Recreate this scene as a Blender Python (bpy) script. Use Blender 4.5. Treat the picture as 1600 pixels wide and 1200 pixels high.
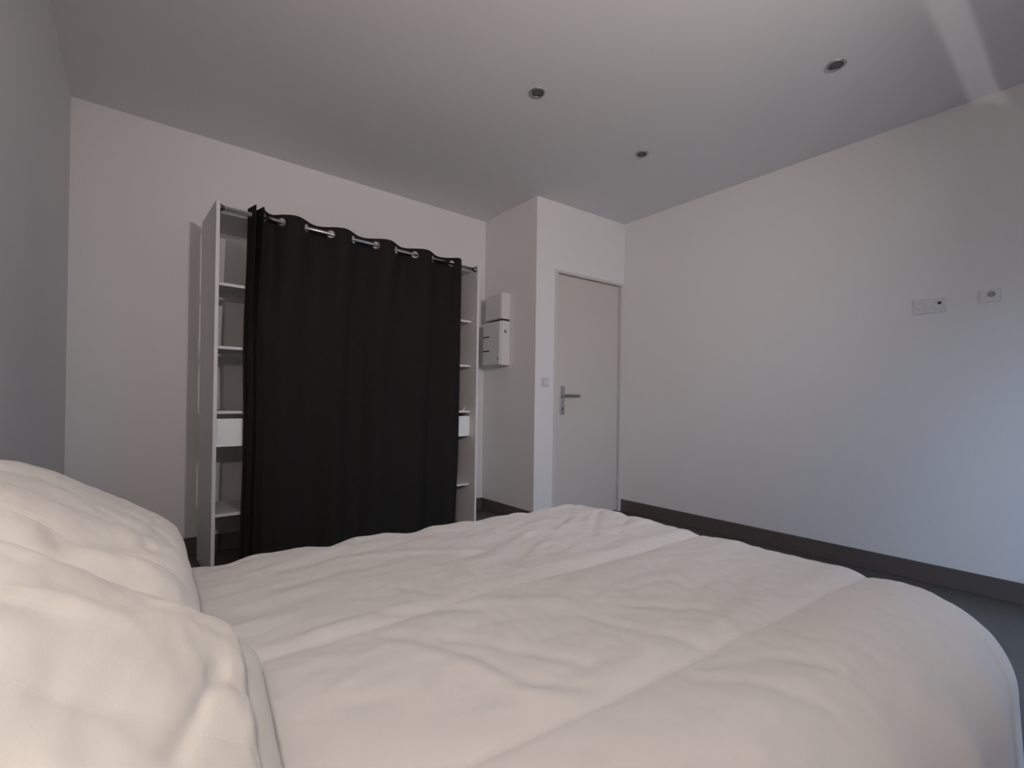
import bpy, bmesh, math, random
from mathutils import Matrix, Vector, noise

for o in list(bpy.data.objects):
    bpy.data.objects.remove(o, do_unlink=True)
scene = bpy.context.scene
COL = scene.collection

# ------------------------------------------------------------------ camera
F_PX, CX, CY = 735.94, 791.42, 625.81
CAM_Z = 0.9683
r_ = Vector((0.7881103768, -0.6153763093, 0.0139295335))
u_ = Vector((-0.0137623052, 0.0050080317, 0.9998927535))
f_ = Vector((0.6153800719, 0.7882175573, 0.0045221148))
cd = bpy.data.cameras.new('camera')
cd.sensor_fit = 'HORIZONTAL'
cd.sensor_width = 36.0
cd.lens = F_PX / 1600 * 36.0
cd.shift_x = (800 - CX) / 1600
cd.shift_y = (CY - 600) / 1600
cd.clip_start = 0.02
cam = bpy.data.objects.new('camera', cd)
m = Matrix.Identity(4)
for i in range(3):
    m[i][0], m[i][1], m[i][2] = r_[i], u_[i], -f_[i]
m[2][3] = CAM_Z
cam.matrix_world = m
COL.objects.link(cam)
scene.camera = cam

# ------------------------------------------------------------------ world, light, exposure
LAMP_POS = (0.84, -0.90, 1.84)         # wall spotlight behind the photographer
LAMP_AIM = (0.315, 0.94, 0.04)
LAMP_ENERGY = 146.0
LAMP_COLOR = (1.0, 0.905, 0.895)
BED_LAMP_POS = (-0.15, 0.12, 1.57)    # bedside globe lamp beside the camera
BED_LAMP_STRENGTH = 220.0
BED_LAMP_COLOR = (1.0, 0.875, 0.765)
SKY_COLOR = (0.42, 0.66, 1.0)
SKY_STRENGTH = 3.9

w = bpy.data.worlds.new('world')
scene.world = w
w.use_nodes = True
bg = w.node_tree.nodes['Background']
bg.inputs[0].default_value = (*SKY_COLOR, 1)
bg.inputs[1].default_value = SKY_STRENGTH

scene.view_settings.view_transform = 'Standard'
scene.view_settings.look = 'None'
scene.view_settings.gamma = 1.0
scene.view_settings.use_curve_mapping = False
scene.view_settings.exposure = 0.0

# daylight entering by the opening (a portal guides the sky's samples)
pd = bpy.data.lights.new('window_portal', 'AREA')
pd.shape = 'RECTANGLE'; pd.size = 1.1; pd.size_y = 1.28
pd.cycles.is_portal = True
po = bpy.data.objects.new('window_portal', pd)
po.location = (2.63, -0.49, 0.63)
po.rotation_euler = (math.radians(-90), 0, math.radians(180))
COL.objects.link(po)
# spot added outside; throws the bright ceiling strip through the slot above the blind
gd = bpy.data.lights.new('ceiling_strip_spot', 'SPOT')
gd.energy = 75; gd.color = (1.0, 0.97, 0.95)
gd.spot_size = math.radians(40); gd.spot_blend = 0.4; gd.shadow_soft_size = 0.02
go = bpy.data.objects.new('ceiling_strip_spot', gd)
go.location = (2.30, -2.42, 0.935)
go.rotation_euler = Vector((0.75, 2.90, 1.674)).to_track_quat('-Z', 'Y').to_euler()
COL.objects.link(go)

# ------------------------------------------------------------------ room numbers
ZC = 2.6086
XL, XR = -0.3144, 3.4748
YB, YD0, DR = 3.5012, 2.7326, 0.0608
XC = 2.4638
YN = -1.05
XK, YK = 1.90, -0.42     # the wall behind the camera steps forward here
def yd(x):
    return YD0 + DR * (XR - x)

# ------------------------------------------------------------------ materials
def mat(name, col, rough=0.8, metal=0.0, bump=0.0, scale=60.0, var=0.0, vscale=4.0,
        spec=0.5, sheen=0.0, emit=None, estr=0.0, stretch=None):
    M = bpy.data.materials.new(name)
    M.use_nodes = True
    nt = M.node_tree
    b = nt.nodes['Principled BSDF']
    b.inputs['Base Color'].default_value = (*col, 1)
    b.inputs['Roughness'].default_value = rough
    b.inputs['Metallic'].default_value = metal
    b.inputs['Specular IOR Level'].default_value = spec
    if sheen:
        b.inputs['Sheen Weight'].default_value = sheen
    if emit:
        b.inputs['Emission Color'].default_value = (*emit, 1)
        b.inputs['Emission Strength'].default_value = estr
    tc = nt.nodes.new('ShaderNodeTexCoord')
    src = tc.outputs['Object']
    if stretch:
        mp = nt.nodes.new('ShaderNodeMapping')
        mp.inputs['Scale'].default_value = stretch
        nt.links.new(src, mp.inputs['Vector'])
        src = mp.outputs['Vector']
    if bump:
        n = nt.nodes.new('ShaderNodeTexNoise')
        n.inputs['Scale'].default_value = scale
        n.inputs['Detail'].default_value = 4
        nt.links.new(src, n.inputs['Vector'])
        bp = nt.nodes.new('ShaderNodeBump')
        bp.inputs['Strength'].default_value = bump
        bp.inputs['Distance'].default_value = 0.004
        nt.links.new(n.outputs['Fac'], bp.inputs['Height'])
        nt.links.new(bp.outputs['Normal'], b.inputs['Normal'])
    if var:
        n2 = nt.nodes.new('ShaderNodeTexNoise')
        n2.inputs['Scale'].default_value = vscale
        n2.inputs['Detail'].default_value = 5
        nt.links.new(src, n2.inputs['Vector'])
        mx = nt.nodes.new('ShaderNodeMix')
        mx.data_type = 'RGBA'
        mx.inputs[6].default_value = (*[max(0, c * (1 - var)) for c in col], 1)
        mx.inputs[7].default_value = (*[min(1, c * (1 + var)) for c in col], 1)
        nt.links.new(n2.outputs['Fac'], mx.inputs[0])
        nt.links.new(mx.outputs[2], b.inputs['Base Color'])
    return M

M = {
    'wall': mat('wall_paint', (0.76, 0.745, 0.745), 0.9, bump=0.12, scale=180, var=0.015, vscale=1.5),
    'ceiling': mat('ceiling_paint', (0.76, 0.75, 0.76), 0.95, bump=0.08, scale=150, var=0.015, vscale=1.2),
    'floor': mat('floor_laminate', (0.10, 0.088, 0.082), 0.45, bump=0.1, scale=30, var=0.25, vscale=6, stretch=(1, 9, 1)),
    'baseboard': mat('baseboard_laminate', (0.105, 0.085, 0.078), 0.5, bump=0.1, scale=40, var=0.2, vscale=7, stretch=(4, 4, 30)),
    'door': mat('door_paint', (0.585, 0.55, 0.51), 0.6, bump=0.04, scale=120, var=0.01),
    'frame': mat('door_frame_paint', (0.60, 0.57, 0.55), 0.6, bump=0.03, scale=120),
    'steel': mat('brushed_steel', (0.55, 0.53, 0.52), 0.35, metal=1.0, bump=0.03, scale=300),
    'darksteel': mat('satin_steel', (0.30, 0.27, 0.26), 0.3, metal=1.0, bump=0.02, scale=300),
    'chrome': mat('chrome', (0.75, 0.74, 0.73), 0.16, metal=1.0, bump=0.01, scale=400),
    'melamine': mat('white_melamine', (0.72, 0.70, 0.69), 0.55, bump=0.02, scale=200, var=0.01),
    'drawer': mat('white_drawer', (0.84, 0.86, 0.85), 0.55, bump=0.02, scale=200),
    'curtain': mat('black_curtain_cloth', (0.016, 0.0145, 0.013), 0.9, bump=0.25, scale=500, var=0.15, vscale=30, spec=0.2),
    'cotton': mat('white_cotton', (0.74, 0.725, 0.725), 0.95, bump=0.07, scale=420, var=0.012, vscale=9, spec=0.2, sheen=0.15),
    'pillow': mat('cream_cotton', (0.80, 0.772, 0.74), 0.95, bump=0.07, scale=420, var=0.012, vscale=9, spec=0.2, sheen=0.15),
    'thread': mat('white_thread', (0.88, 0.85, 0.82), 0.8, bump=0.1, scale=900),
    'mattress': mat('mattress_ticking', (0.72, 0.70, 0.68), 0.9, bump=0.2, scale=300),
    'bedwood': mat('bed_base_fabric', (0.12, 0.11, 0.11), 0.9, bump=0.2, scale=300),
    'plastic': mat('white_plastic', (0.68, 0.665, 0.66), 0.4, bump=0.01, scale=200),
    'plastic2': mat('grey_white_plastic', (0.66, 0.66, 0.65), 0.4, bump=0.01, scale=200),
    'dark': mat('dark_plastic', (0.02, 0.018, 0.018), 0.5, bump=0.02, scale=200),
    'smoke': mat('smoked_window', (0.30, 0.29, 0.29), 0.3, bump=0.01, scale=200),
    'spotdark': mat('spot_reflector', (0.10, 0.095, 0.095), 0.4, bump=0.02, scale=200),
    'slab': mat('slab_concrete', (0.16, 0.155, 0.15), 0.9, bump=0.2, scale=60, var=0.1),
    'blind': mat('blind_cloth', (0.35, 0.33, 0.32), 0.9, bump=0.2, scale=300),
    'opal': mat('opal_glass', (0.9, 0.88, 0.85), 0.4, bump=0.01, scale=50, emit=BED_LAMP_COLOR, estr=BED_LAMP_STRENGTH),
}

# ------------------------------------------------------------------ helpers
def link_mesh(name, me, material, parent=None, smooth=False):
    me.name = name
    o = bpy.data.objects.new(name, me)
    COL.objects.link(o)
    me.materials.clear()
    me.materials.append(M[material])
    if smooth:
        me.polygons.foreach_set('use_smooth', [True] * len(me.polygons))
    if parent:
        o.parent = parent
    return o

def obj(name, bm, material, parent=None, smooth=False):
    bmesh.ops.recalc_face_normals(bm, faces=bm.faces)
    me = bpy.data.meshes.new(name)
    bm.to_mesh(me); bm.free()
    return link_mesh(name, me, material, parent, smooth)

def box(bm, x0, x1, y0, y1, z0, z1, bev=0.0, seg=2):
    vs = [bm.verts.new(v) for v in ((x0,y0,z0),(x1,y0,z0),(x1,y1,z0),(x0,y1,z0),
                                    (x0,y0,z1),(x1,y0,z1),(x1,y1,z1),(x0,y1,z1))]
    fs = [bm.faces.new([vs[i] for i in f]) for f in
          ((0,3,2,1),(4,5,6,7),(0,1,5,4),(1,2,6,5),(2,3,7,6),(3,0,4,7))]
    if bev:
        es = list({e for f in fs for e in f.edges})
        bmesh.ops.bevel(bm, geom=es, offset=bev, segments=seg, profile=0.5, affect='EDGES')
    return bm

def bx(name, material, parent, x0, x1, y0, y1, z0, z1, bev=0.0, seg=2):
    return obj(name, box(bmesh.new(), x0, x1, y0, y1, z0, z1, bev, seg), material, parent)

def prism(bm, pts, z0, z1):
    lo = [bm.verts.new((x, y, z0)) for x, y in pts]
    hi = [bm.verts.new((x, y, z1)) for x, y in pts]
    bm.faces.new(lo[::-1]); bm.faces.new(hi)
    n = len(pts)
    for i in range(n):
        bm.faces.new((lo[i], lo[(i+1) % n], hi[(i+1) % n], hi[i]))
    return bm

def tube(bm, pts, rad, n=12, closed=False, caps=True):
    pts = [Vector(p) for p in pts]
    rings = []
    up = None
    N = len(pts)
    for i, p in enumerate(pts):
        a = pts[(i-1) % N] if (closed or i > 0) else p
        b = pts[(i+1) % N] if (closed or i < N-1) else p
        t = (b - a).normalized()
        if up is None:
            up = Vector((0, 0, 1)) if abs(t.z) < 0.9 else Vector((1, 0, 0))
        s = t.cross(up).normalized()
        up = s.cross(t).normalized()
        rr = rad[i] if isinstance(rad, (list, tuple)) else rad
        rings.append([bm.verts.new(p + (s * math.cos(2*math.pi*k/n) + up * math.sin(2*math.pi*k/n)) * rr) for k in range(n)])
    for i in range(N if closed else N-1):
        A, B = rings[i], rings[(i+1) % N]
        for k in range(n):
            bm.faces.new((A[k], A[(k+1) % n], B[(k+1) % n], B[k]))
    if caps and not closed:
        bm.faces.new(rings[0][::-1]); bm.faces.new(rings[-1])
    return bm

def lathe(bm, prof, n=32, mtx=None):
    rings = []
    for r, z in prof:
        if r < 1e-6:
            rings.append([bm.verts.new((0, 0, z))])
        else:
            rings.append([bm.verts.new((r*math.cos(2*math.pi*k/n), r*math.sin(2*math.pi*k/n), z)) for k in range(n)])
    for A, B in zip(rings, rings[1:]):
        if len(A) == 1 and len(B) == 1:
            continue
        for k in range(n):
            k2 = (k+1) % n
            if len(A) == 1: bm.faces.new((A[0], B[k], B[k2]))
            elif len(B) == 1: bm.faces.new((A[k], A[k2], B[0]))
            else: bm.faces.new((A[k], A[k2], B[k2], B[k]))
    if mtx is not None:
        bmesh.ops.transform(bm, matrix=mtx, verts=bm.verts)
    return bm

def empty(name, loc=(0, 0, 0), rz=0.0):
    o = bpy.data.objects.new(name, None)
    o.empty_display_size = 0.1
    o.location = loc
    o.rotation_euler = (0, 0, rz)
    COL.objects.link(o)
    return o

def tag(o, label, cat, group=None):
    o['label'] = label; o['category'] = cat
    if group: o['group'] = group
    return o

def struct(o, label=None):
    o['kind'] = 'structure'
    if label: o['label'] = label
    return o

# ------------------------------------------------------------------ room shell
T = 0.15
LSHAPE = [(XL-T, YN-T), (XK, YN-T), (XK, YK-T), (XR+T, YK-T), (XR+T, YB+T), (XL-T, YB+T)]
struct(obj('floor', prism(bmesh.new(), LSHAPE, -0.12, 0.0), 'floor'), 'dark grey-brown laminate floor')
struct(obj('ceiling', prism(bmesh.new(), LSHAPE, ZC, ZC+0.12), 'ceiling'), 'plain white ceiling with recessed spotlights')
struct(bx('wall_left', 'wall', None, XL-T, XL, YN-T, YB+T, 0, ZC), 'dim white wall behind the pillows')
struct(bx('wall_right', 'wall', None, XR, XR+T, YK-T, YB+T, 0, ZC), 'white wall with two socket plates')
struct(bx('wall_back', 'wall', None, XL, XR, YB, YB+T, 0, ZC), 'white wall behind the curtained wardrobe')
struct(bx('floor_light_block', 'slab', None, XK, XR+2.0, -5.0, YK-T, -0.12, -0.02), 'grey terrace added outside the window to block light from below')  # unseen slab, added to keep sky light from below off the ceiling
# the boxed-out corner that holds the door
DX0, DX1, DZ = 2.655, 3.470, 2.062
bm = bmesh.new()
prism(bm, [(XC, yd(XC)), (DX0, yd(DX0)), (DX0, YB), (XC, YB)], 0, ZC)
prism(bm, [(DX0, yd(DX0)), (DX1, yd(DX1)), (DX1, YB), (DX0, YB)], DZ, ZC)
prism(bm, [(DX1, yd(DX1)), (XR, yd(XR)), (XR, YB), (DX1, YB)], 0, ZC)
prism(bm, [(DX0, yd(DX0)+0.14), (DX1, yd(DX1)+0.14), (DX1, YB), (DX0, YB)], 0, DZ)
struct(obj('wall_door', bm, 'wall'), 'white boxed-out wall around the door')
# wall behind the photographer, with the window opening
WX0, WX1, WZ = 2.08, 3.18, 2.14
bm = bmesh.new()
box(bm, XL, XK, YN-T, YN, 0, ZC)
box(bm, XK-T, XK, YN, YK, 0, ZC)
struct(obj('wall_near', bm, 'wall'), 'white wall behind the camera')
bm = bmesh.new()
box(bm, XK, WX0, YK-T, YK, 0, ZC)
box(bm, WX1, XR, YK-T, YK, 0, ZC)
box(bm, WX0, WX1, YK-T, YK, WZ, ZC)
struct(obj('wall_window', bm, 'wall'), 'white wall with the window, facing the door')
win = struct(empty('window_1', ((WX0+WX1)/2, YK-0.08, 0)), 'tall window half covered by a roller blind')
hw = (WX1-WX0)/2
for nm, a in (('window_frame', (-hw, -hw+0.05, -0.03, 0.03, 0, WZ)), ('window_frame', (hw-0.05, hw, -0.03, 0.03, 0, WZ))):
    bx(nm, 'plastic', win, *a, bev=0.004)
rb = tag(bx('roller_blind', 'blind', None, WX0+0.02, WX1-0.02, YK-0.03, YK-0.024, 1.25, 2.078, 0.001),
         'grey roller blind hanging in the window', 'blind')

# baseboards
BB, BT = 0.107, 0.012
bm = bmesh.new(); box(bm, XL, XC, YB-BT, YB, 0, BB, 0.003)
struct(obj('baseboard_back', bm, 'baseboard'))
bm = bmesh.new(); prism(bm, [(XC-BT, YB-BT), (XC, YB-BT), (XC, yd(XC)), (XC-BT, yd(XC)-BT)], 0, BB)
struct(obj('baseboard_column', bm, 'baseboard'))
bm = bmesh.new(); prism(bm, [(XC-BT, yd(XC)-BT), (DX0-0.01, yd(DX0)-BT), (DX0-0.01, yd(DX0)), (XC, yd(XC))], 0, BB)
struct(obj('baseboard_door', bm, 'baseboard'))
bm = bmesh.new(); box(bm, XR-BT, XR, YK, yd(XR)-0.0005, 0, BB, 0.003)
struct(obj('baseboard_right', bm, 'baseboard'))
bm = bmesh.new(); box(bm, XL, XL+BT, YN, YB-BT, 0, BB, 0.003)
struct(obj('baseboard_left', bm, 'baseboard'))

# ------------------------------------------------------------------ door
door = struct(empty('door_1', (DX0, yd(DX0), 0), -math.atan(DR)), 'plain beige-grey door with steel lever handle')
DW = (DX1 - DX0) / math.cos(math.atan(DR))
bx('door_frame', 'frame', door, 0.0, 0.040, -0.004, 0.13, 0, DZ, 0.003)
bx('door_frame', 'frame', door, DW-0.034, DW, -0.004, 0.13, 0, DZ, 0.003)
bx('door_head', 'frame', door, 0.040, DW-0.034, -0.002, 0.13, DZ-0.022, DZ, 0.002)
leaf = bx('door_leaf', 'door', door, 0.046, DW-0.037, 0.024, 0.064, 0.008, DZ-0.026, 0.003)
bx('handle_plate', 'steel', leaf, 0.088, 0.140, 0.017, 0.0245, 0.875, 1.112, 0.003, 3)
bm = bmesh.new()
tube(bm, [(0.114, 0.020, 1.034), (0.114, -0.004, 1.034), (0.114, -0.026, 1.034)], 0.0105, 16)
obj('handle_neck', bm, 'steel', leaf, True)
bm = bmesh.new()
tube(bm, [(0.106, -0.030, 1.034), (0.13, -0.031, 1.034), (0.20, -0.031, 1.034), (0.262, -0.030, 1.034), (0.268, -0.024, 1.034)],
     [0.011, 0.011, 0.0095, 0.009, 0.007], 14)
obj('handle_lever', bm, 'darksteel', leaf, True)
bm = bmesh.new()
lathe(bm, [(0, 0.004), (0.010, 0.004), (0.012, 0.0)], 20, Matrix.Translation((0.114, 0.0165, 0.925)) @ Matrix.Rotation(math.pi/2, 4, 'X'))
obj('lock_cylinder', bm, 'darksteel', leaf, True)
for hz in (0.25, 1.05, 1.85):
    bm = bmesh.new(); tube(bm, [(DW-0.036, 0.018, hz-0.045), (DW-0.036, 0.018, hz+0.045)], 0.006, 10)
    obj('hinge', bm, 'frame', door, True)

# ------------------------------------------------------------------ wardrobe (stands slightly askew of the wall)
WX, WY = 0.311, 2.9278
WR = math.atan(0.0532)
WW, WD, WH, PT = 1.767, 0.452, 2.03, 0.018
ward = tag(empty('wardrobe', (WX, WY, 0), WR), 'open white shelving wardrobe behind the black curtain', 'wardrobe')
bx('side_panel', 'melamine', ward, 0, PT, 0, WD, 0, WH, 0.0012)
bx('side_panel', 'melamine', ward, WW-PT, WW, 0, WD, 0, WH, 0.0012)
TW = 0.50
REC = 0.078
bx('upright', 'melamine', ward, TW, TW+PT, REC, WD, 0, WH-0.03, 0.0012)
bx('upright', 'melamine', ward, WW-TW-PT, WW-TW, REC, WD, 0, WH-0.03, 0.0012)
SH = 0.016
for x0, x1 in ((PT, TW), (WW-TW, WW-PT)):
    for zt in (2.006, 1.608, 1.259, 0.901, 0.333):
        bx('shelf', 'melamine', ward, x0, x1, REC, WD, zt-SH, zt, 0.0008)
    d = bx('drawer', 'drawer', ward, x0+0.003, x1-0.003, REC-0.004, REC+0.012, 0.703, 0.858, 0.0015)
    bm = bmesh.new()
    box(bm, x0+0.012, x1-0.012, REC+0.0125, WD-0.03, 0.712, 0.718)
    box(bm, x0+0.012, x0+0.022, REC+0.0125, WD-0.03, 0.718, 0.83)
    box(bm, x1-0.022, x1-0.012, REC+0.0125, WD-0.03, 0.718, 0.83)
    box(bm, x0+0.022, x1-0.022, WD-0.04, WD-0.03, 0.718, 0.83)
    obj('drawer_box', bm, 'melamine', d)
bm = bmesh.new(); tube(bm, [(TW+PT, 0.25, 1.90), (WW-TW-PT, 0.25, 1.90)], 0.0125, 14)
obj('clothes_rail', bm, 'chrome', ward, True)
# curtain rod between the side panels
ROD_Y, ROD_Z, ROD_R = 0.030, 2.002, 0.0115
bm = bmesh.new(); tube(bm, [(PT+0.001, ROD_Y, ROD_Z), (WW-PT-0.001, ROD_Y, ROD_Z)], ROD_R, 20)
rod = obj('curtain_rod', bm, 'chrome', ward, True)
for sx, s in ((PT, 1), (WW-PT, -1)):
    bm = bmesh.new()
    lathe(bm, [(0, 0), (0.022, 0), (0.022, 0.004), (0.016, 0.012), (0.0145, 0.020), (0.0118, 0.020)], 24,
          Matrix.Translation((sx, ROD_Y, ROD_Z)) @ Matrix.Rotation(s*math.pi/2, 4, 'Y'))
    obj('rod_flange', bm, 'darksteel', rod, True)

# scrap on the right-hand shelf
bm = bmesh.new()
prism(bm, [(-0.016, -0.004), (0.013, -0.005), (0.015, 0.004), (-0.013, 0.005)], 0, 0.004)
lo = [bm.verts.new(v) for v in ((0.002, -0.003, 0.004), (0.009, -0.003, 0.004), (0.009, 0.003, 0.004), (0.002, 0.003, 0.004))]
hi = [bm.verts.new(v) for v in ((0.015, -0.002, 0.030), (0.018, -0.002, 0.029), (0.018, 0.002, 0.029), (0.015, 0.002, 0.030))]
bm.faces.new(hi)
for i in range(4):
    bm.faces.new((lo[i], lo[(i+1) % 4], hi[(i+1) % 4], hi[i]))
sc = obj('plastic_clip', bm, 'drawer')
wm = Matrix.Translation((WX, WY, 0)) @ Matrix.Rotation(WR, 4, 'Z')
sc.location = wm @ Vector((1.705, REC+0.03, 0.9015)); sc.rotation_euler = (0, 0, WR)
tag(sc, 'tiny white clip on the right-hand shelf above the drawer', 'clip')

# ------------------------------------------------------------------ curtain
cur = tag(empty('curtain', tuple(wm @ Vector((0.9, ROD_Y, 0.02))), WR), 'black eyelet curtain hanging across the wardrobe front', 'curtain')
CR = [0.243, 0.333, 0.475, 0.620, 0.766, 0.920, 1.068, 1.212, 1.362, 1.525]
key = [(0.166, 0.045), (0.186, -0.058), (0.207, 0.045), (0.226, -0.052), (CR[0], 0.0)]
sg = 1
for a, b in zip(CR, CR[1:]):
    key.append(((a+b)/2, sg*0.040)); key.append((b, 0.0)); sg = -sg
key += [(1.572, -0.040), (1.607, -0.012), (1.622, 0.022)]
def top_y(x):
    if x <= key[0][0]: return key[0][1]
    for (a, ya), (b, yb) in zip(key, key[1:]):
        if x <= b:
            t = (x-a)/(b-a)
            if x > CR[0]:
                # sine-like arcs between crossings and crests
                if abs(ya) < 1e-6: t = math.sin(t*math.pi/2)
                elif abs(yb) < 1e-6: t = 1-math.cos(t*math.pi/2)
            return ya + (yb-ya)*t
    return key[-1][1]
xs = []
x = key[0][0]
while x < key[-1][0]:
    xs.append(x); x += 0.0016 if x < CR[0]+0.01 else 0.0042
xs.append(key[-1][0])
ZT = 2.046
zs = [ZT - 0.0042*i for i in range(25)]
z = zs[-1]
while z > 0.035:
    z -= 0.026; zs.append(max(z, 0.03))
arc = [0.0]
for a, b in zip(xs, xs[1:]):
    arc.append(arc[-1] + math.hypot(b-a, top_y(b)-top_y(a)))
def arc_at(x):
    for i in range(len(xs)-1):
        if xs[i+1] >= x:
            return arc[i] + (x-xs[i])/(xs[i+1]-xs[i])*(arc[i+1]-arc[i])
HOLE = 0.0225
holes = [arc_at(c) for c in CR]
verts, faces = [], []
for j, z in enumerate(zs):
    h = ZT - z
    k = min(1, h/0.9)
    k = k*k*(3-2*k)
    for i, x in enumerate(xs):
        y0 = top_y(x)
        # lower down the waves relax into shallow folds and the left bunch opens a little
        low = 0.020*math.sin((x-0.40)/0.295*2*math.pi) + 0.010*math.sin(x*9.0+1.0) + 0.006*math.sin(x*31+h*1.5)
        y1 = 0.35*y0 + low if x > 0.26 else 0.5*y0 + 0.010 + 0.4*low
        y1 = min(y1, 0.024) if y1 > 0 else y1
        y = y0*(1-k) + y1*k
        e = max(0, 1-(x-key[0][0])/0.35)
        g = max(0, 1-(key[-1][0]-x)/0.4)
        xx = x - 0.015*k*e + 0.012*k*g*math.sin(h*2.2) + 0.004*k*math.sin(h*5+x*8)
        verts.append((xx-0.9, y, z-0.02))
n = len(xs)
for j in range(len(zs)-1):
    zc = (zs[j]+zs[j+1])/2
    for i in range(n-1):
        if abs(zc-ROD_Z) < HOLE:
            ac = (arc[i]+arc[i+1])/2
            if any((ac-hc)**2 + (zc-ROD_Z)**2 < HOLE**2 for hc in holes):
                continue
        faces.append((j*n+i, j*n+i+1, (j+1)*n+i+1, (j+1)*n+i))
me = bpy.data.meshes.new('cloth'); me.from_pydata(verts, [], faces); me.update()
cl = link_mesh('cloth', me, 'curtain', cur, True)
sm = cl.modifiers.new('thickness', 'SOLIDIFY'); sm.thickness = 0.0025; sm.offset = 0
bm = bmesh.new()
N1, N2 = 28, 8
R1, R2 = HOLE+0.002, 0.0032
g = [[bm.verts.new(((R1+R2*math.cos(b))*math.cos(a), 0.55*R2*math.sin(b), (R1+R2*math.cos(b))*math.sin(a)))
      for b in [2*math.pi*q/N2 for q in range(N2)]] for a in [2*math.pi*p/N1 for p in range(N1)]]
for p in range(N1):
    for q in range(N2):
        bm.faces.new((g[p][q], g[(p+1) % N1][q], g[(p+1) % N1][(q+1) % N2], g[p][(q+1) % N2]))
eye0 = obj('eyelet', bm, 'darksteel', cur, True)
for i, c in enumerate(CR):
    e = eye0 if i == 0 else eye0.copy()
    if i: COL.objects.link(e); e.parent = cur
    dy = top_y(c+0.008)-top_y(c-0.008)
    e.location = (c-0.9, 0, ROD_Z-0.02)
    e.rotation_euler = (0, 0, math.atan2(dy, 0.016))

# ------------------------------------------------------------------ electrical boxes on the boxed-out wall
ub = tag(empty('junction_box', (XC, 3.24, 1.670)), 'small white box mounted above the fuse box', 'electrical box')
bx('body', 'plastic', ub, -0.085, 0.0, -0.118, 0.118, 0.0, 0.222, 0.004, 3)
bx('cover', 'plastic', ub, -0.092, -0.0855, -0.112, 0.112, 0.008, 0.214, 0.003, 2)
lb = tag(empty('fuse_box', (XC, 3.245, 1.283)), 'white fuse box with dark slots below the small box', 'fuse box')
bx('body', 'plastic', lb, -0.088, 0.0, -0.123, 0.123, 0.0, 0.372, 0.004, 3)
bx('cover', 'plastic', lb, -0.106, -0.0885, -0.120, 0.120, 0.004, 0.368, 0.006, 3)
for zz in (0.245, 0.125):
    s = bx('breaker_window', 'spotdark', lb, -0.1085, -0.1055, 0.028, 0.112, zz-0.006, zz+0.006, 0.001)
    for k in range(4):
        bx('breaker', 'dark', s, -0.1100, -0.1087, 0.032+k*0.020, 0.046+k*0.020, zz-0.004, zz+0.004, 0.0004)
bx('latch', 'dark', lb, -0.1085, -0.1055, -0.100, -0.094, 0.045, 0.062, 0.001)
bm = bmesh.new()
tube(bm, [(-0.058, -0.1255, 0.292), (-0.052, -0.127, 0.286), (-0.050, -0.1255, 0.276), (-0.045, -0.1265, 0.270)], [0.005, 0.0065, 0.0055, 0.004], 10)
obj('screw_clip', bm, 'dark', lb, True)
bm = bmesh.new()
tube(bm, [(-0.005, -0.118, 0.3765), (-0.045, -0.119, 0.3785), (-0.085, -0.116, 0.3795), (-0.108, -0.05, 0.3765), (-0.110, 0.06, 0.371)],
     [0.0035, 0.0055, 0.005, 0.0032, 0.002], 8)
obj('cable', bm, 'dark', lb, True)

# ------------------------------------------------------------------ light switch by the door
sw = tag(empty('light_switch', (2.566, yd(2.566), 1.136), -math.atan(DR)), 'square white light switch beside the door', 'light switch')
bx('plate', 'plastic', sw, -0.036, 0.036, -0.011, 0.0, -0.036, 0.036, 0.004, 3)
bx('surround', 'smoke', sw, -0.025, 0.025, -0.0125, -0.0112, -0.025, 0.025, 0.0005)
bx('rocker', 'plastic', sw, -0.022, 0.022, -0.017, -0.0127, -0.022, 0.022, 0.002, 2)

# ------------------------------------------------------------------ sockets on the right wall
s1 = tag(empty('socket_plate', (XR, 0.620, 1.538)), 'wide double socket plate on the right wall with a black hole', 'socket')
bx('plate', 'plastic2', s1, -0.010, 0.0, -0.066, 0.070, -0.038, 0.040, 0.003, 3)
for cy in (-0.034, 0.038):
    bm = bmesh.new()
    lathe(bm, [(0.022, 0.0), (0.022, 0.002), (0.019, 0.002), (0.018, -0.004), (0, -0.004)], 28,
          Matrix.Translation((-0.0102, cy, 0.001)) @ Matrix.Rotation(-math.pi/2, 4, 'Y'))
    sk = obj('socket_insert', bm, 'plastic2', s1, True)
bm = bmesh.new()
lathe(bm, [(0.0075, 0.0), (0.0085, 0.003), (0.007, 0.005), (0, 0.005)], 20,
      Matrix.Translation((-0.0105, -0.041, 0.012)) @ Matrix.Rotation(-math.pi/2, 4, 'Y'))
obj('aerial_jack', bm, 'dark', s1, True)
s2 = tag(empty('socket_plate', (XR, 0.385, 1.560)), 'smaller socket plate near the right edge of the wall', 'socket')
bx('plate', 'plastic2', s2, -0.010, 0.0, -0.040, 0.040, -0.036, 0.030, 0.003, 3)
bm = bmesh.new()
lathe(bm, [(0.015, 0.0), (0.015, 0.002), (0.011, 0.003), (0.009, 0.002), (0, 0.002)], 28,
      Matrix.Translation((-0.0102, -0.006, 0.004)) @ Matrix.Rotation(-math.pi/2, 4, 'Y'))
obj('socket_insert', bm, 'smoke', s2, True)

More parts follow.
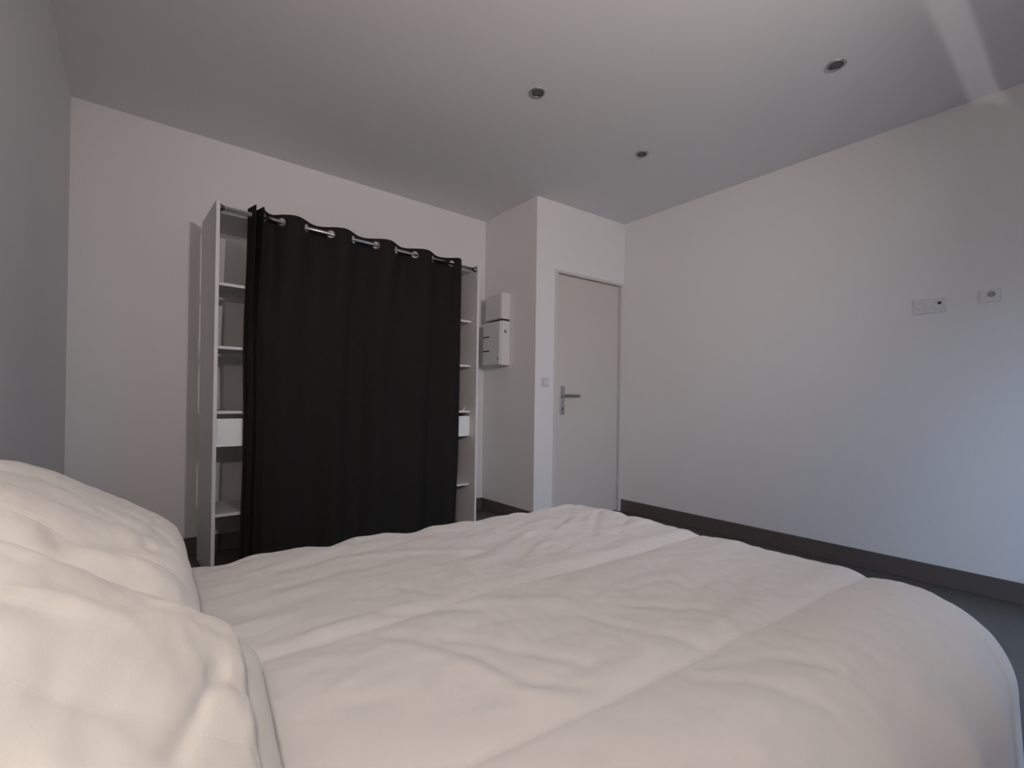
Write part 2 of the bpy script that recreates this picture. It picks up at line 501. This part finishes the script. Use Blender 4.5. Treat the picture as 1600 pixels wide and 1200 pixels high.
# ------------------------------------------------------------------ recessed spotlights
def spot(loc, label):
    t = tag(empty('recessed_spotlight', (loc[0], loc[1], ZC)), label, 'spotlight', 'recessed ceiling spotlights')
    bm = bmesh.new()
    lathe(bm, [(0.030, -0.0005), (0.041, -0.0005), (0.0425, -0.003), (0.041, -0.006), (0.033, -0.007), (0.030, -0.003), (0.030, -0.0005)], 32)
    obj('trim_ring', bm, 'steel', t, True)
    bm = bmesh.new()
    lathe(bm, [(0.0298, -0.0008), (0.0298, -0.004), (0.020, -0.0025), (0, -0.0022)], 32)
    obj('lens', bm, 'spotdark', t, True)
    return t
spot((1.636, 1.866), 'recessed ceiling spotlight nearest the curtain, leftmost of three')
spot((2.570, 1.890), 'recessed ceiling spotlight nearest the door')
spot((2.609, 0.815), 'recessed ceiling spotlight nearest the right edge of the photo')

# ------------------------------------------------------------------ lamps behind the photographer
lamp = tag(empty('wall_spotlight', (LAMP_POS[0], YN, LAMP_POS[2]-0.12)), 'lit steel wall spotlight on the wall facing the wardrobe', 'lamp')
bm = bmesh.new()
lathe(bm, [(0, 0.02), (0.05, 0.018), (0.055, 0.0)], 28, Matrix.Rotation(-math.pi/2, 4, 'X'))
obj('backplate', bm, 'steel', lamp, True)
dy = LAMP_POS[1]-YN
bm = bmesh.new(); tube(bm, [(0, 0.01, 0), (0, dy*0.5, 0.0), (-0.015, dy*0.72, 0.06), (-0.02, dy-0.045, 0.108)], 0.007, 12)
obj('arm', bm, 'steel', lamp, True)
aim = Vector(LAMP_AIM).normalized()
qt = aim.to_track_quat('Z', 'Y')
bm = bmesh.new()
lathe(bm, [(0, -0.06), (0.028, -0.058), (0.042, -0.03), (0.050, -0.005), (0.047, -0.005), (0.040, -0.028), (0.026, -0.052), (0, -0.054)], 28,
      Matrix.Translation((0, dy, 0.12)) @ qt.to_matrix().to_4x4())
shade = obj('lamp_shade', bm, 'steel', lamp, True)
ld = bpy.data.lights.new('spotlight_bulb', 'SPOT')
ld.energy = LAMP_ENERGY; ld.color = LAMP_COLOR
ld.spot_size = math.radians(93); ld.spot_blend = 1.0; ld.shadow_soft_size = 0.045
lo_ = bpy.data.objects.new('spotlight_bulb', ld)
lo_.location = LAMP_POS
lo_.rotation_euler = aim.to_track_quat('-Z', 'Y').to_euler()
COL.objects.link(lo_)
bl = tag(empty('bedside_lamp', (XL, BED_LAMP_POS[1], BED_LAMP_POS[2]-0.1)), 'lit opal globe lamp on the wall by the bed head', 'lamp')
bm = bmesh.new()
lathe(bm, [(0, 0.016), (0.045, 0.014), (0.05, 0.0)], 28, Matrix.Rotation(math.pi/2, 4, 'Y'))
obj('backplate', bm, 'steel', bl, True)
dx = BED_LAMP_POS[0]-XL
bm = bmesh.new(); tube(bm, [(0.01, 0, 0), (dx*0.6, 0, -0.005), (dx, 0, 0.015), (dx, 0, 0.05)], 0.007, 12)
obj('arm', bm, 'steel', bl, True)
bm = bmesh.new()
lathe(bm, [(0, -0.05)] + [(0.05*math.sin(a), -0.05*math.cos(a)) for a in [math.pi*k/16 for k in range(1, 16)]] + [(0, 0.05)], 28,
      Matrix.Translation((dx, 0, 0.10)))
obj('globe', bm, 'opal', bl, True)

# ------------------------------------------------------------------ bed
BX0, BX1, BY0, BY1 = -0.29, 1.57, 0.17, 1.47
bed = tag(empty('bed', ((BX0+BX1)/2, (BY0+BY1)/2, 0)), 'double bed under the white duvet', 'bed')
hx, hy = (BX1-BX0)/2, (BY1-BY0)/2
bx('bed_base', 'bedwood', bed, -hx, hx, -hy, hy, 0.12, 0.26, 0.015, 3)
bx('mattress', 'mattress', bed, -hx, hx, -hy, hy, 0.261, 0.425, 0.045, 4)
for sx in (-1, 1):
    for sy in (-1, 1):
        bm = bmesh.new(); lathe(bm, [(0, 0), (0.022, 0), (0.03, 0.12), (0, 0.12)], 16, Matrix.Translation((sx*(hx-0.1), sy*(hy-0.1), 0)))
        obj('leg', bm, 'bedwood', bed, True)

# duvet -------------------------------------------------------------
RIDGE = [[(1.211,1.3),(0.835,1.093),(0.599,0.969)], [(1.385,1.294),(0.911,1.039)], [(0.238,1.293),(0.471,1.388)],
         [(0.434,1.275),(0.63,1.247),(0.792,1.13)], [(0.599,0.832),(0.722,0.757),(0.827,0.665)], [(0.162,1.007),(0.266,1.009)],
         [(0.385,0.761),(0.446,0.613),(0.471,0.518)], [(1.255,1.068),(1.525,1.08)]]
VALLEY = [[(1.303,1.28),(0.985,1.093),(0.795,0.997)], [(0.182,0.922),(0.278,0.93),(0.389,0.929)],
          [(0.364,0.821),(0.457,0.639),(0.483,0.544),(0.545,0.497)], [(0.445,0.74),(0.524,0.645),(0.598,0.534)],
          [(0.492,1.011),(0.535,0.913)], [(0.405,0.903),(0.564,0.813)], [(1.21,0.609),(1.141,0.533)],
          [(0.763,0.719),(0.968,0.535)], [(0.73,0.664),(0.767,0.554),(0.813,0.47)],
          [(0.766,0.418),(0.882,0.363),(0.934,0.293)], [(0.715,0.408),(0.77,0.341),(0.818,0.264)],
          [(1.473,1.271),(1.2,1.062)], [(1.581,1.196),(1.271,1.012)], [(0.181,1.412),(0.288,1.421)], [(0.267,1.179),(0.46,1.21)]]
def seg_d(x, y, L):
    best = 9.0
    for (ax, ay), (bx_, by_) in zip(L, L[1:]):
        dx, dy = bx_-ax, by_-ay
        t = max(0, min(1, ((x-ax)*dx+(y-ay)*dy)/(dx*dx+dy*dy)))
        d = math.hypot(x-ax-t*dx, y-ay-t*dy)
        if d < best: best = d
    return best
def strokes(x, y):
    z = 0
    for L in RIDGE:
        d = seg_d(x, y, L)
        if d < 0.09: z += 0.0050*math.exp(-(d/0.024)**2)
    for L in VALLEY:
        d = seg_d(x, y, L)
        if d < 0.09: z -= 0.0040*math.exp(-(d/0.016)**2)
    return z
def seam_y(i, x):
    return (0.493-0.062*x, 0.868+0.002*math.sin(x*9), 1.30)[i]
def top_z(x, y):
    z = 0.541 - 0.012*max(0, min(1, x/1.6))
    for i in range(2):
        d = y-seam_y(i, x)
        m_ = 1.0 if i == 0 else 1-0.7*math.exp(-((x-0.65)/0.28)**2)
        z -= m_*(0.005*math.exp(-(d/0.009)**2) + 0.006*math.exp(-(d/0.05)**2)) - m_*0.005*math.exp(-((d-0.045)/0.03)**2)
    p = Vector((x*2.2, y*3.2, 3.1))
    z += 0.008*noise.noise(p)
    z += 0.0055*noise.noise(Vector((x*4.5+y*3.0, y*11.0-x*2.0, 7.7)))
    z += 0.0030*noise.noise(Vector((x*13+y*8, y*26-x*7, 1.2)))+0.0014*noise.noise(Vector((x*34-y*11, y*48+x*9, 5.2)))
    return z + strokes(x, y)
def edge(a, e, r, hang):
    # arc coordinate past the edge -> (outward offset, drop)
    d = a-e
    if d <= 0: return d, 0.0
    q = r*math.pi/2
    if d < q:
        t = d/r
        return r*math.sin(t), r*(1-math.cos(t))
    return r + 0.06*(d-q), r + (d-q)*0.998
A0, XE, RX = -0.285, 1.52, 0.085
YE0, RY0 = 0.345, 0.22
YE1, RY1 = 1.42, 0.085
HANG = 0.28
a_max = XE + RX*math.pi/2 + HANG
b_min = YE0 - RY0*math.pi/2 - 0.20
b_max = YE1 + RY1*math.pi/2 + HANG
NA, NB = 320, 290
verts, faces = [], []
for i in range(NA+1):
    a = A0 + (a_max-A0)*i/NA
    for j in range(NB+1):
        b = b_min + (b_max-b_min)*j/NB
        ox, da = edge(a, XE, RX, HANG)
        x = XE + ox
        if b < YE0:
            oy, db = edge(-b, -YE0, RY0, HANG); y = YE0-oy
        else:
            oy, db = edge(b, YE1, RY1, HANG); y = YE1+oy
        drop = (da**4+db**4)**0.25
        fall = min(1, drop/0.12)
        # soft gathers on the hanging sides
        wv = fall*(0.005*math.sin(b*22+1.0)*(da > 0)*(db == 0)+0.007*math.sin(a*24+0.5)*(db > 0)*(da == 0))
        if da > 0: x += wv
        if db > 0: y += wv*(1 if b > 1 else -1)
        # wavy far rim
        ripple = 0.0
        if b > YE1-0.12:
            k = min(1, (b-YE1+0.12)/0.12)
            ripple = k*(0.0035*math.sin(a*23+0.6)+0.003*math.sin(a*47+2.0)+0.004*noise.noise(Vector((a*9, 0.3, 0.7))))*(1-fall*0.5)
        verts.append((x, y, top_z(x, y)+ripple-drop))
for i in range(NA):
    for j in range(NB):
        q = i*(NB+1)+j
        faces.append((q, q+NB+1, q+NB+2, q+1))
duv = tag(empty('duvet', (0.65, 0.8, 0.43)), 'rumpled white quilted duvet spread over the bed', 'duvet')
me = bpy.data.meshes.new('cover')
me.from_pydata([(x-0.65, y-0.8, z-0.43) for x, y, z in verts], [], faces); me.update()
dv = link_mesh('cover', me, 'cotton', duv, True)
sm = dv.modifiers.new('thickness', 'SOLIDIFY'); sm.thickness = 0.02; sm.offset = -1
# stitching along the two quilting seams
for i in range(2):
    bm = bmesh.new()
    k = 0
    xx = 0.34
    while xx < 1.52:
        y0, y1 = seam_y(i, xx), seam_y(i, xx+0.0055)
        tube(bm, [(xx-0.65, y0-0.8, top_z(xx, y0)+0.0003-0.43), (xx+0.0055-0.65, y1-0.8, top_z(xx+0.0055, y1)+0.0001-0.43)], 0.0005, 5)
        xx += 0.0095
    o = obj('stitching', bm, 'thread', duv)
    o['kind'] = 'stuff'

# pillows -----------------------------------------------------------
def pillow(name, y0, y1, spine, T_up, T_lo, seed, label, seams, dents, skew=0.0):
    """spine: (x, z) points from the wall down to the tip."""
    NU, NV = 110, 100
    L = [0.0]
    for a, b in zip(spine, spine[1:]): L.append(L[-1]+math.hypot(b[0]-a[0], b[1]-a[1]))
    def sp(t):
        s = t*L[-1]
        # Catmull-Rom through the spine
        for i in range(len(spine)-1):
            if s <= L[i+1] or i == len(spine)-2:
                q = (s-L[i])/(L[i+1]-L[i])
                P = [spine[max(0, i-1)], spine[i], spine[i+1], spine[min(len(spine)-1, i+2)]]
                out = []
                for c in range(2):
                    p0, p1, p2, p3 = (p[c] for p in P)
                    out.append(0.5*((2*p1)+(-p0+p2)*q+(2*p0-5*p1+4*p2-p3)*q*q+(-p0+3*p1-3*p2+p3)*q**3))
                return out
    def fr(t):
        a, b = sp(max(0, t-0.01)), sp(min(1, t+0.01))
        dx, dz = b[0]-a[0], b[1]-a[1]
        l = math.hypot(dx, dz)
        return sp(t), (-dz/l, dx/l)
    cy, hy = (y0+y1)/2, (y1-y0)/2
    def thick(u, v):
        return max(0.0, (1-abs(u)**4.0))**0.5 * max(0.0, (1-abs(v)**4.5))**0.5
    def up(u, v):
        # u, v in -1..1
        (x, z), (nx, nz) = fr((u+1)/2)
        t = thick(u, v)
        h = T_up*t
        yy = cy+v*hy*(1-0.045*u*u)
        amp = min(1, t*1.6)
        h += amp*(0.007*noise.noise(Vector((u*1.6+seed, v*2.0, seed)))+0.004*noise.noise(Vector((u*3.5, v*6.0+u*2, seed*2.3)))
                  + 0.0020*noise.noise(Vector((u*11, v*14, seed))))
        for (L_, wdt, am) in dents:
            d = seg_d(u, v, L_)
            if d < wdt*3: h += am*math.exp(-(d/wdt)**2)*amp
        for sv in seams:
            h -= amp*(0.0018*math.exp(-((v-sv)/0.012)**2)+0.003*math.exp(-((v-sv)/0.08)**2))
        return Vector((x+nx*h+skew*(yy-cy), yy, z+nz*h))
    verts, faces = [], []
    def prm(i, N):
        t = -1+2*i/N
        return math.sin(t*math.pi/2)*0.75+t*0.25
    for i in range(NU+1):
        for j in range(NV+1):
            verts.append(up(prm(i, NU), prm(j, NV)))
    off = len(verts)
    for i in range(NU+1):
        for j in range(NV+1):
            u, v = prm(i, NU), prm(j, NV)
            (x, z), (nx, nz) = fr((u+1)/2)
            t = thick(u, v)
            h = -T_lo*t
            yy = cy+v*hy*(1-0.045*u*u)
            verts.append(Vector((x+nx*h+skew*(yy-cy), yy, z+nz*h)))
    W = NV+1
    for i in range(NU):
        for j in range(NV):
            q = i*W+j
            faces.append((q, q+1, q+W+1, q+W))
            q += off
            faces.append((q, q+W, q+W+1, q+1))
    base = Vector((0.0, cy, 0.53))
    me = bpy.data.meshes.new('cover')
    me.from_pydata([tuple(v-base) for v in verts], [], faces)
    bm = bmesh.new(); bm.from_mesh(me); bmesh.ops.remove_doubles(bm, verts=bm.verts, dist=0.0004)
    root = tag(empty(name, base), label, 'pillow')
    obj('cover', bm, 'pillow', root, True)
    # piping along the rim
    rim = []
    K = 40
    for k in range(K): rim.append((-1+2*k/K, -1))
    for k in range(K): rim.append((1, -1+2*k/K))
    for k in range(K): rim.append((1-2*k/K, 1))
    for k in range(K): rim.append((-1, 1-2*k/K))
    bm = bmesh.new(); tube(bm, [up(u, v)-base for u, v in rim], 0.0035, 8, closed=True)
    obj('piping', bm, 'pillow', root, True)
    # rows of quilting stitches
    for sv in seams:
        bm = bmesh.new()
        u = -0.93
        while u < 0.90:
            a, b = up(u, sv)-base, up(u+0.016, sv)-base
            tube(bm, [a, (a+b)/2+Vector((0.0001, 0, 0.0002)), b], 0.0006, 5)
            u += 0.024
        o = obj('stitching', bm, 'thread', root)
        o['kind'] = 'stuff'
    return root

pillow('pillow', 0.825, 1.43, [(-0.285, 0.800), (-0.20, 0.748), (-0.11, 0.690), (-0.024, 0.632), (0.04, 0.594), (0.080, 0.578)], 0.105, 0.055, 3.3,
       'far cream quilted pillow against the left wall, behind the other pillow', [-0.7, -0.3, 0.1, 0.5, 0.85],
       [([(-0.1, -0.75), (0.35, -0.5)], 0.10, -0.012)])
pillow('pillow', 0.14, 0.815, [(-0.265, 0.795), (-0.18, 0.737), (-0.09, 0.674), (0.0, 0.610), (0.062, 0.577), (0.116, 0.572)], 0.105, 0.055, 8.1,
       'near cream quilted pillow in the bottom left corner, closest to the camera', [-0.75, -0.42, -0.08, 0.24, 0.58],
       [([(-0.5, 0.40), (0.1, 0.68)], 0.11, -0.013), ([(0.50, 0.30), (0.28, -0.2)], 0.045, -0.006)], 0.10)
